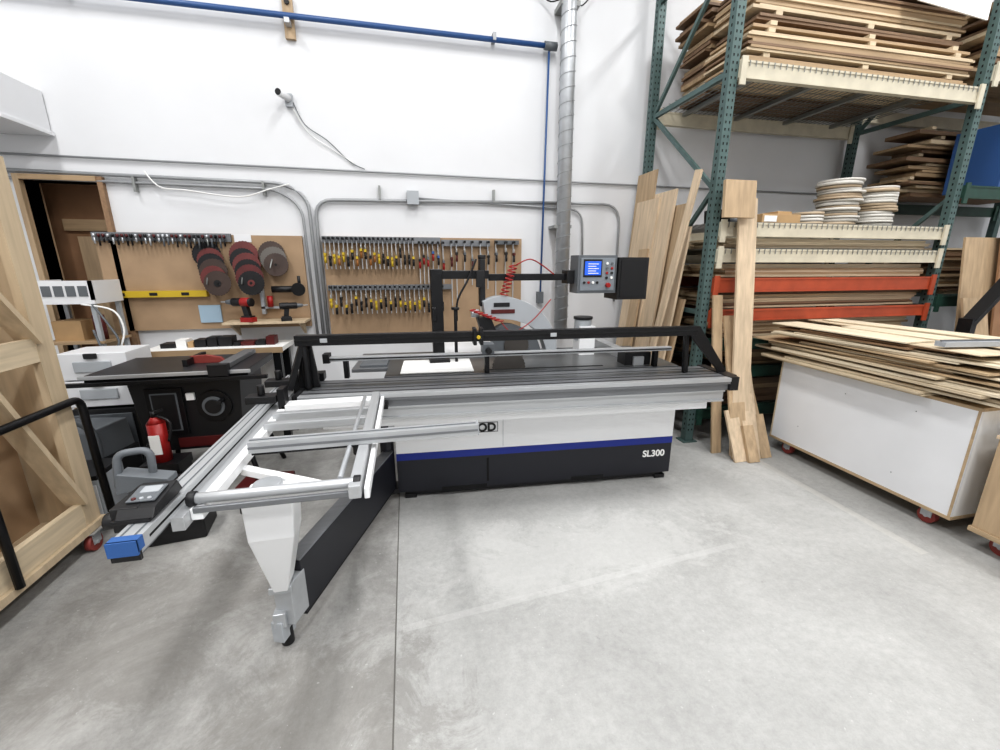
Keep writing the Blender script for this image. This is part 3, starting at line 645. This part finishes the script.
for k,(x,h,m) in enumerate(((5.40,1.85,oak),(5.75,2.05,osbd),(6.2,2.1,osb),(6.7,2.1,maple),(5.2,1.3,oak))): lean(b,x,.5 if k<4 else .3,2.86-.06*k,3.12-.04*k,h,.018,m)
b.done('leaning_plywood_sheets')
b=B(); b.beam((4.75,2.7,1.1),(5.15,2.60,1.75),.04,.10,blk,(0,1,0)); b.beam((4.78,2.72,0.0),(4.75,2.7,1.15),.06,.1,blk,(0,1,0)); b.done('black_steel_prop')

# ------------------------------------------------------------------ leaning planks
b=B()
lean(b,2.74,.17,2.84,3.14,2.12,.02,maple,.0)
lean(b,2.70,.15,2.78,3.10,1.18,.02,oak,.0)
lean(b,2.87,.11,2.80,3.12,.98,.02,maple,-.02)
lean(b,2.96,.09,2.80,3.1,.62,.02,oak,-.02); lean(b,2.80,.14,2.74,2.95,.52,.02,maple,.02); lean(b,2.93,.10,2.74,2.90,.34,.018,oak,.0)
lean(b,2.66,.12,2.72,2.90,.40,.02,maple,-.01); lean(b,2.76,.10,2.69,2.82,.28,.03,oak,.0)
lean(b,2.58,.09,2.92,3.15,1.35,.02,oak,.0)
b.obox((2.60,3.07,2.10),(.28,.03,.28),Matrix.Rotation(math.radians(-6),3,'X'),oak)
b.done('leaning_plank_group')
b=B()
def leanx(y,w,xb,xt,h,m,ys=0.,t_=.02): b.beam((xb,y,0),(xt,y+ys,h),w,t_,m,(-1,0,.0001))
leanx(4.20,.34,2.30,2.45,2.50,oak); leanx(4.06,.40,2.20,2.40,2.22,maple); leanx(3.80,.34,2.20,2.42,2.26,maple); leanx(3.62,.26,2.26,2.44,2.12,oak)
leanx(3.46,.14,2.20,2.43,1.92,maple,.0); leanx(3.60,.08,2.14,2.38,2.35,maple,-.30); leanx(3.92,.16,2.12,2.34,1.75,oak,.05); leanx(3.45,.14,2.24,2.44,1.3,oak)
b.done('leaning_board_bundle')

# ------------------------------------------------------------------ white lumber cart
b=B(); cx0,cx1,cy0,cy1=3.12,3.85,1.60,2.92
b.box(cx0,cx0+.018,cy0,cy1,.13,.80,white); b.box(cx1-.018,cx1,cy0,cy1,.13,.80,white); b.box(cx0+.018,cx1-.018,cy0,cy0+.018,.13,.80,paper); b.box(cx0+.018,cx1-.018,cy1-.018,cy1,.13,.80,white)
b.box(cx0-.004,cx1+.004,cy0-.004,cy1+.004,.11,.13,oaky); b.box(cx0,cx1,cy0,cy1,.80,.82,oaky)
b.box(cx0-.002,cx0,cy0,cy0+.014,.13,.80,oaky); b.box(cx0-.002,cx0,cy1-.014,cy1,.13,.80,ply)
for (yy,zz) in((cy0+.3,.7),(cy0+.75,.68),(cy0+.35,.25),(cy1-.25,.3)): b.cyl((cx0-.001,yy,zz),(cx0,yy,zz),.004,mgray,8)
for x in(cx0+.07,cx1-.07):
    for y in(cy0+.14,cy1-.14): caster(b,x,y,.11,.05,pk)
b.done('white_storage_cart',bevel=.002)
# one pile of boards on the cart
b=B(); z=.821
for seed,n,xa,xb,ya,yb,mats,L,spread,tt in((31,9,3.03,3.92,1.55,3.0,[piney,mapley,oaky,piney,mapley],(1.2,1.7),2.5,(.012,.02)),(33,12,3.05,3.92,1.6,3.05,[mapley,oaky,walny,piney,piney],(.9,1.6),8,(.008,.016))):
    rnd=random.Random(seed)
    for k in range(n):
        t_=rnd.uniform(*tt); row=rnd.choice([2,3])
        for r_ in range(row):
            w_=(xb-xa)/row*rnd.uniform(.6,.95); x=xa+(r_+.5)*(xb-xa)/row+rnd.uniform(-.03,.03); l_=rnd.uniform(*L); y=(ya+yb)/2+rnd.uniform(-.2,.2)
            b.obox((x,y,z+t_/2+r_*.0004),(w_,l_,t_-.002),rnd.uniform(-spread,spread),rnd.choice(mats))
        z+=t_+.001
b.done('lumber_pile')
b=B(); b.obox((3.55,1.80,z+.015),(.9,.06,.03),-8,lgray); b.obox((3.55,1.80,z+.035),(.9,.012,.01),-8,alud); b.done('aluminium_angle_offcut')
b=B(); b.box(3.12,4.05,.2,1.50,.14,.68,oak); b.box(3.11,4.06,.19,1.51,.11,.14,oaky); b.box(3.11,4.06,.19,1.51,.68,.70,maple)
for x in(3.22,3.95):
    for y in(.3,1.40): caster(b,x,y,.11,.05,pk)
b.done('plywood_cart',bevel=.003)

# ------------------------------------------------------------------ camera
cam=bpy.data.cameras.new('camera'); co=bpy.data.objects.new('camera',cam); C.objects.link(co)
cam.sensor_width=36; cam.lens=420/1000*36; cam.clip_start=.05
p=math.radians(14.7); yw=math.radians(12.3)
co.location=(0,0,1.6); co.rotation_euler=(math.radians(90)-p,0,-yw)
sc=bpy.context.scene; sc.camera=co
sc.view_settings.view_transform='Standard'; sc.view_settings.exposure=-0.04
try: sc.view_settings.look='Medium High Contrast'
except Exception as e: print('look',e)
